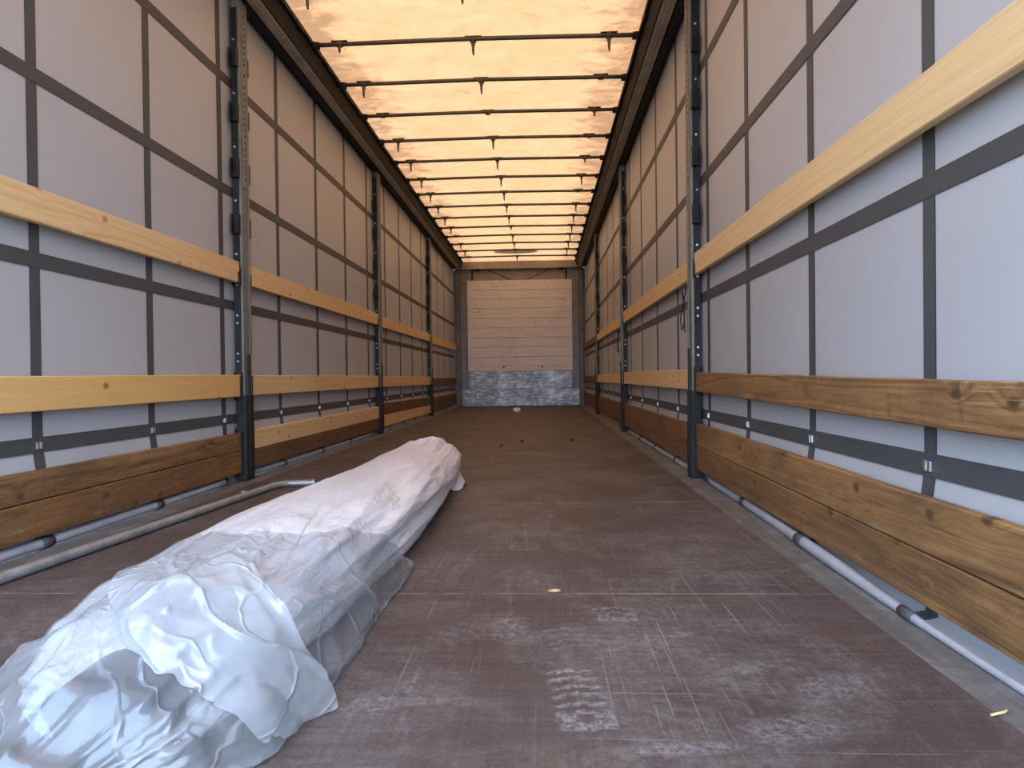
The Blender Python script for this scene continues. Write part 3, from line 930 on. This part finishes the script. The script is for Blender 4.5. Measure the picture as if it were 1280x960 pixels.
# ------------------------------------------------------------------ front wall
fw = MB().box(-1.32, 1.32, Y1 + 0.03, Y1 + 0.07, -0.03, 2.95)
front = tag(fw.build('wall_front', M['header']), 'front bulkhead of pale boards over a scuffed grey metal kick plate', kind='structure')
b = MB()
zt = 2.455
hts = [0.19, 0.172, 0.182, 0.195, 0.186, 0.19, 0.186, 0.192, 0.178, 0.104]
for h_ in hts:
    b.box(-1.015, 1.02, Y1 + 0.002, Y1 + 0.029, zt - h_ + 0.003, zt - 0.008, 0.004)
    zt -= h_
b.build('board_panel', M['board'], front, (0, Y1, 1.6))['label'] = 'pale pinkish board panel'
b = MB()
zz = 2.455
for h_ in hts[:-1]:
    zz -= h_
    b.box(-1.013, 1.018, Y1 - 0.001, Y1 + 0.02, zz - 0.002, zz + 0.014, 0.001)
b.build('joint_strip', M['joint'], front, (0, Y1, 1.6))['label'] = 'thin white joints between the boards'
b = MB().box(-0.985, 1.005, Y1 - 0.008, Y1 + 0.029, 0.336, 0.678, 0.003)
b.build('kick_plate', M['kick'], front, (0, Y1, 0.5))
b = MB().box(-1.125, 1.145, Y1 - 0.020, Y1 + 0.029, 0.0, 0.335, 0.004)
b.build('kick_plate', M['kick'], front, (0, Y1, 0.17))
b = MB()
b.box(-1.23, 1.23, Y1 - 0.10, Y1 + 0.029, 2.655, 2.795, 0.006)
b.box(-1.23, 1.23, Y1 - 0.108, Y1 - 0.1, 2.655, 2.672, 0.002)
b.build('header_beam', M['header'], front, (0, Y1, 2.72))
for x in (-0.32, 0.43):
    MB().tube([(x, Y1 + 0.004, 0.76), (x, Y1 - 0.006, 0.76)], 0.018, 12).build('bolt', M['slot'], front, (x, Y1, 0.76))
for sd in (-1, 1):
    MB().tube([(sd * 0.62, Y1 + 0.018, 2.655), (sd * 0.16, Y1 + 0.018, 2.46)], 0.006, 8).build('brace_rod', M['slot'], front, (sd * 0.4, Y1, 2.55))
    b = MB().prism([(sd * 0.72, 2.655), (sd * 0.90, 2.655), (sd * 0.86, 2.63), (sd * 0.80, 2.62)], Y1 - 0.06, Y1 - 0.05)
    b.box(sd * 0.895, sd * 0.925, Y1 - 0.03, Y1 - 0.01, 2.455, 2.655, 0.002)
    b.build('gusset', M['dark_steel'], front, (sd * 0.85, Y1, 2.55))

for s, side in ((-1, 'left'), (1, 'right')):
    t = thing('corner_post', (s * 1.18, Y1 - 0.05, 0), 'grey brown steel corner post with stepped plates at the front wall, %s side' % side, 'post', 'front corner posts')
    b = MB()
    b.box(s * 1.150, s * 1.235, Y1 - 0.085, Y1 + 0.028, 0.0, 2.653, 0.006)
    b.box(s * 1.235, s * 1.262, Y1 - 0.045, Y1 + 0.028, 0.0, 2.653, 0.004)
    b.build('post_column', M['front_steel'], t, (s * 1.18, Y1, 0))
    b = MB().box(s * 1.048, s * 1.149, Y1 - 0.012, Y1 + 0.027, 2.02, 2.425, 0.003)
    b.build('upper_plate', M['front_plate'], t, (s * 1.1, Y1, 2.2))
    b = MB()
    for z0, z1 in ((1.645, 2.016), (0.885, 1.641), (0.338, 0.881)):
        b.box(s * 1.024, s * 1.149, Y1 - 0.024, Y1 + 0.027, z0, z1, 0.003)
    b.box(s * 1.024, s * 1.03, Y1 - 0.034, Y1 - 0.02, 0.34, 2.03, 0.001)
    b.build('stepped_plate', M['front_plate'], t, (s * 1.1, Y1, 1.2))
    for z in (0.45, 0.95, 1.55, 2.2):
        MB().tube([(s * 1.243, Y1 - 0.046, z), (s * 1.243, Y1 - 0.062, z), (s * 1.243, Y1 - 0.062, z + 0.06), (s * 1.243, Y1 - 0.046, z + 0.06)], 0.006, 8).build('lashing_eye', M['galv'], t, (s * 1.243, Y1 - 0.05, z))

# ------------------------------------------------------------------ bent pipe on the floor
t = thing('bent_pipe', (-1.0, 2.3, 0), 'grey steel pipe with a bent end lying on the floor beside the left planks', 'pipe')
R_ = 0.0165
pts = [(-1.155, 0.9, R_ + 0.001), (-1.079, 1.85, R_ + 0.001), (-0.958, 3.40, R_ + 0.001)]
d0 = Vector((0.077, 0.997, 0)); p0 = Vector((-0.953, 3.50, R_ + 0.001))
pts.append(tuple(p0))
for k in range(1, 8):
    a = math.radians(80) * k / 7
    rr = 0.085
    fwd = Vector((math.sin(0.077), math.cos(0.077), 0)); rgt = Vector((fwd.y, -fwd.x, 0))
    pts.append(tuple(p0 + fwd * (rr * math.sin(a)) + rgt * (rr * (1 - math.cos(a)))))
last = Vector(pts[-1]); dr = (Vector(pts[-1]) - Vector(pts[-2])).normalized()
pts.append(tuple(last + dr * 0.05)); pts.append(tuple(last + dr * 0.105))
b = MB().tube(pts, R_, 16, cap=False)
n_out = len(pts)
b.tube(pts, R_ - 0.004, 16, cap=False)
ob = b.build('pipe_tube', M['pipe'], t, (-1.0, 2.3, 0))
e1 = Vector(pts[-1])
MB().tube([e1 - dr * 0.012, e1], R_ + 0.0035, 16, cap=False).tube([e1 - dr * 0.012, e1], R_ - 0.002, 16, cap=False).build('end_collar', M['pipe'], t, tuple(e1))
MB().tube([e1 - dr * 0.02, e1 - dr * 0.017], R_ - 0.0041, 12).build('end_plug', M['slot'], t, tuple(e1))
MB().box(-0.992, -0.978, 3.20, 3.235, R_ * 2 - 0.002, R_ * 2 + 0.006, 0.002).build('weld_tab', M['pipe'], t, (-0.98, 3.2, 0.03))

# ------------------------------------------------------------------ long roll wrapped in plastic
roll = thing('wrapped_roll', (-0.21, 2.2, 0), 'long white roll wrapped in crumpled translucent plastic lying on the floor', 'wrapped roll')


def lerp_tab(tab, y):
    if y <= tab[0][0]: return tab[0][1:]
    for a, b_ in zip(tab, tab[1:]):
        if y <= b_[0]:
            u = (y - a[0]) / (b_[0] - a[0]); u = u * u * (3 - 2 * u)
            return [p + (q_ - p) * u for p, q_ in zip(a[1:], b_[1:])]
    return tab[-1][1:]


def ridge(v):
    return 1 - 2 * abs(noise.noise(v))


def crease(x, y, z, f):
    return ridge(Vector((x * f, y * f, z * f)))


# Y: centre x, half width, height
TAB = [(1.05, -0.25, 0.15, 0.13), (1.15, -0.245, 0.18, 0.18), (1.30, -0.238, 0.198, 0.208), (1.6, -0.228, 0.218, 0.222), (2.1, -0.215, 0.222, 0.225), (2.6, -0.20, 0.212, 0.22),
       (3.1, -0.195, 0.195, 0.215), (3.45, -0.185, 0.185, 0.225), (3.62, -0.18, 0.165, 0.235), (3.72, -0.17, 0.13, 0.215), (3.77, -0.165, 0.075, 0.16)]
P = []
NU, NV = 260, 150
for i in range(NU + 1):
    y = 1.05 + (3.77 - 1.05) * i / NU
    c_, w_, h_ = lerp_tab(TAB, y)
    row = []
    for j in range(NV):
        a = 2 * math.pi * j / NV
        ca, sa = math.cos(a), math.sin(a)
        # slightly squared ellipse resting on the floor
        px_ = abs(ca) ** (0.85 if sa > 0 else 0.85 - 0.45 * min(1, -sa * 2.5)) * (1 if ca > 0 else -1); pz_ = abs(sa) ** 0.9 * (1 if sa > 0 else -1)
        amp = 1.0
        d = 0.014 * (ridge(Vector((ca * 2.0 + 0.25 * y, sa * 2.0, y * 0.75))) - 0.4)
        d += 0.006 * (ridge(Vector((ca * 4 + y * 0.6, sa * 4, y * 1.9 + 5))) - 0.4)
        d += 0.016 * noise.noise(Vector((ca * 1.2, sa * 1.2, y * 1.1 + 9)))
        d += 0.003 * (ridge(Vector((ca * 8 - y, sa * 8, y * 5))) - 0.4)
        if y > 3.2:   # folds gathered towards the tied far end
            g = min((y - 3.2) / 0.45, 1)
            d += 0.014 * g * (ridge(Vector((a * 1.9, 2.2, y * 0.35))) - 0.4)
        x = c_ + (w_ + d) * px_
        z = h_ * 0.5 + (h_ * 0.5 + d) * pz_
        if z < 0.002: z = 0.002
        row.append((x, y + 0.02 * math.sin(a * 3) * (1 if y > 3.6 else 0), z))
    P.append(row)
WRAP_P = [list(r_) for r_ in P]
b = MB().grid(P, wrap=True)
o0 = len(b.v)
for ring, yy_ in ((0, -0.02), (NU, 0.012)):
    cen = tuple(sum(p[k] for p in P[ring]) / NV + (yy_ if k == 1 else 0) for k in range(3))
    b.v.append(cen); ci = len(b.v) - 1
    for j in range(NV):
        b.f.append((ring * NV + j, ring * NV + (j + 1) % NV, ci)); b.s.append(True); b.mi.append(0)
b.build('roll_wrapping', M['wrap'], roll, (-0.21, 2.2, 0))
# loose corner of the wrapping at the far right end and along the right side
b = MB()
pp = []
for i in range(13):
    u = i / 12
    pp.append([(0.0 - 0.06 * v_ + 0.018 * math.sin(u * 3.1), 3.40 + 0.30 * u, max(0.003, 0.06 + 0.07 * math.sin(u * 3.1) - 0.15 * (1 - v_) * 0.7 + 0.012 * noise.noise(Vector((u * 4, v_ * 3, 1))))) for v_ in [k / 8 for k in range(9)]])
b.grid(pp)
b.build('wrapping_fold', M['wrap'], roll, (0, 3.5, 0))

from mathutils.bvhtree import BVHTree


def tree_of(P, wrap):
    g = MB().grid(P, wrap=wrap)
    return BVHTree.FromPolygons([Vector(v_) for v_ in g.v], g.f)


def push_out(p, tree, gap):
    """keep a film vertex outside the surface below it"""
    c_, w_, h_ = lerp_tab(TAB, max(p[1], 1.06))
    ax = Vector((c_, p[1], h_ * 0.4))
    d = Vector(p) - ax
    L = d.length
    if L < 1e-4: return p
    hit = tree.ray_cast(ax, d / L)
    if hit[0] is not None and hit[3] + gap > L:
        q_ = ax + d / L * (hit[3] + gap)
        return (q_.x, q_.y, max(q_.z, 0.003))
    return tuple(p)


# dark rolled core showing at the near end under the film
b = MB()
core = []
for i in range(25):
    u = i / 24
    y = 0.965 + 0.12 * u
    core.append([(-0.205 + (0.098 + 0.006 * math.sin(5 * t_ + u * 3)) * math.cos(t_), y, 0.077 + (0.063 + 0.005 * math.sin(4 * t_)) * math.sin(t_)) for t_ in [2 * math.pi * k / 40 for k in range(40)]])
core_tree = tree_of(core, True)
b.grid(core, wrap=True)
b.f.append(tuple(range(40))); b.s.append(False); b.mi.append(0)
b.build('dark_core', M['core'], roll, (-0.195, 0.9, 0.08))['label'] = 'dark end of the roll seen through the film'
wrap_tree = tree_of(WRAP_P, True)
# loose film bag over the near end
FT = [(0.78, -0.30, 0.09, 0.02), (0.84, -0.27, 0.150, 0.085), (0.92, -0.235, 0.195, 0.145), (1.02, -0.213, 0.220, 0.188), (1.3, -0.208, 0.238, 0.224), (1.55, -0.205, 0.233, 0.234), (1.9, -0.205, 0.233, 0.236), (2.2, -0.205, 0.232, 0.236)]
FU, FV = 190, 190
P = []
for i in range(FU + 1):
    u = i / FU
    row = []
    for j in range(FV + 1):
        a = math.radians(-14 + 208 * j / FV)
        ca, sa = math.cos(a), math.sin(a)
        hem = 1.52 + 0.10 * math.cos(2 * a + 0.6) + 0.42 * max(0, ca) ** 1.5 + 0.04 * noise.noise(Vector((a * 3, 0.5, 7)))
        y = 0.78 + (hem - 0.78) * u ** 1.15
        c_, w_, h_ = lerp_tab(FT, y)
        d = 0.020 * (ridge(Vector((ca * 2.0 + 5, sa * 2.0 + y, y * 2.6))) - 0.5)
        d += 0.008 * (ridge(Vector((ca * 4 + y * 2 + 11, sa * 4, y * 4.5))) - 0.5)
        d += 0.030 * max(0, ridge(Vector((ca * 3 - y * 2.2 + 3, sa * 3 + 7, y * 3.1))) - 0.82)
        d += 0.002 * (ridge(Vector((ca * 9 - y * 3, sa * 9, y * 11))) - 0.5)
        x = c_ + (w_ + d) * ca
        z = (h_ + d) * max(sa, 0) ** 0.95 + (0.004 if sa >= 0 else 0.004)
        if z < 0.02:
            z = 0.003 + 0.010 * abs(noise.noise(Vector((x * 20, y * 20, 0))))
        row.append((x, y, z))
    P.append(row)
P = [[push_out(push_out(p, wrap_tree, 0.004), core_tree, 0.005) for p in row] for row in P]
film_tree = tree_of(P, False)
b = MB().grid(P)
b.build('film_bag', M['film'], roll, (-0.22, 1.0, 0))['label'] = 'loose clear film bag round the near end'

# open flap of the film falling over the right side to the floor
CD = Vector(CAM_POS)
CTRL = [
 [(-0.310, 1.190, .235), (-0.222, 1.215, .249), (-0.145, 1.225, .252), (-0.085, 1.250, .245)],
 [(-0.265, 1.065, .232), (-0.175, 1.070, .245), (-0.105, 1.100, .240), (-0.030, 1.115, .205)],
 [(-0.200, 0.985, .175), (-0.135, 0.960, .180), (-0.050, 1.005, .155), (0.035, 1.130, .085)],
 [(-0.135, 0.965, .105), (-0.068, 0.985, .045), (-0.003, 1.060, .006), (0.068, 1.145, .006)],
]


def lag(t_, k):
    n_ = [0, 1 / 3, 2 / 3, 1]
    r_ = 1.0
    for q_ in range(4):
        if q_ != k: r_ *= (t_ - n_[q_]) / (n_[k] - n_[q_])
    return r_


P = []
NF = 110
for i in range(NF + 1):
    u = i / NF
    row = []
    for j in range(NF + 1):
        v_ = j / NF
        p = Vector((0, 0, 0))
        for a in range(4):
            for c2 in range(4):
                p += Vector(CTRL[a][c2]) * (lag(u, a) * lag(v_, c2))
        d = 0.022 * (ridge(Vector((u * 1.6 + 2, v_ * 2.2, 1.5))) - 0.5) + 0.010 * (ridge(Vector((u * 4, v_ * 4 + u * 2, 4.5))) - 0.5) + 0.003 * (ridge(Vector((u * 10, v_ * 9, 8.5))) - 0.5) + 0.05 * max(0, ridge(Vector((u * 2.4 + v_ * 1.3, v_ * 3.1 - u, 12.5))) - 0.84)
        p += Vector((0.45, -0.35, 0.8)) * d
        p.z = max(p.z, 0.004)
        row.append(p)
    P.append(row)
P = [[push_out(push_out(p, wrap_tree, 0.010), film_tree, 0.006) for p in row] for row in P]
MB().grid(P).build('film_flap', M['flap'], roll, (-0.1, 1.1, 0))['label'] = 'crumpled film flap fallen open to the right'

# ------------------------------------------------------------------ small things
def cord(pts, r, label, loc):
    b = MB()
    # smooth the control points with Catmull-Rom
    out = []
    pv = [Vector(p) for p in pts]
    for i in range(len(pv) - 1):
        p0, p1, p2, p3 = pv[max(i - 1, 0)], pv[i], pv[i + 1], pv[min(i + 2, len(pv) - 1)]
        for k in range(6):
            u = k / 6
            out.append(0.5 * ((2 * p1) + (p2 - p0) * u + (2 * p0 - 5 * p1 + 4 * p2 - p3) * u * u + (3 * p1 - p0 - 3 * p2 + p3) * u ** 3))
    out.append(pv[-1])
    b.tube(out, r, 6)
    tag(b.build('tie_cord', M['cord'], None, loc), label, 'cord', 'tie cords on the right posts')


def loops(yp, z, k=1.0):
    x = 1.212
    return [(x + 0.012, yp + 0.068, z + 0.125), (x + 0.008, yp + 0.085, z + 0.10), (x, yp + 0.12 * k, z + 0.03), (x, yp + 0.20 * k, z - 0.05), (x, yp + 0.17 * k, z - 0.12), (x, yp + 0.10 * k, z - 0.07),
            (x, yp + 0.11 * k, z + 0.03), (x, yp + 0.15 * k, z + 0.10), (x, yp + 0.11 * k, z + 0.0), (x, yp + 0.09 * k, z - 0.14)]


cord(loops(POST_Y[0], 0.93), 0.0035, 'black cord hanging in loops from the nearest right post', (1.21, POST_Y[0] + 0.1, 0.93))
cord(loops(POST_Y[1], 0.93, 1.6), 0.0045, 'thin black cord hanging beside the second right post', (1.21, POST_Y[1] + 0.1, 0.93))


def lump(name, loc, sz, mat, label, cat, seed, group=None, amp=0.35):
    bm = bmesh.new()
    bmesh.ops.create_icosphere(bm, subdivisions=3, radius=1.0)
    for w in bm.verts:
        d = 1 + amp * (ridge(w.co * 1.3 + Vector((seed, 0, 0))) - 0.4) + amp * 0.5 * noise.noise(w.co * 2.7 + Vector((0, seed, 0)))
        w.co = Vector((w.co.x * sz[0], w.co.y * sz[1], w.co.z * sz[2])) * d
    zm = min(w.co.z for w in bm.verts)
    for w in bm.verts: w.co.z -= zm
    me = bpy.data.meshes.new(name); bm.to_mesh(me); bm.free()
    me.materials.append(mat)
    o = bpy.data.objects.new(name, me); COL.objects.link(o)
    o.location = loc
    return tag(o, label, cat, group)


lump('crumpled_paper', (0.02, 10.9, 0.0005), (0.055, 0.05, 0.036), M['paper'], 'crumpled white paper on the floor near the front wall', 'paper', 3.0, None, 0.5)
lump('wood_chip', (0.44, 1.79, 0.0005), (0.014, 0.007, 0.004), M['chip'], 'small light wood chip on a floor joint in the middle', 'chip', 8.0)
lump('debris_crumb', (0.085, 5.62, 0.0005), (0.012, 0.010, 0.007), M['crumb'], 'dark crumb on the floor, left one just beyond the roll', 'debris', 1.0, 'dark crumbs on the floor')
lump('debris_crumb', (0.24, 5.95, 0.0005), (0.014, 0.012, 0.008), M['crumb'], 'dark crumb on the floor, middle one of three', 'debris', 2.0, 'dark crumbs on the floor')
lump('debris_crumb', (0.67, 6.05, 0.0005), (0.016, 0.011, 0.007), M['crumb'], 'dark crumb on the floor, right one of three', 'debris', 4.0, 'dark crumbs on the floor')
b = MB().tube([(1.125, 1.145, 0.003), (1.150, 1.150, 0.006), (1.165, 1.165, 0.004)], 0.0022, 6)
tag(b.build('straw_bit', M['straw'], None, (1.14, 1.15, 0)), 'bit of yellow straw on the floor edge at the lower right', 'straw')
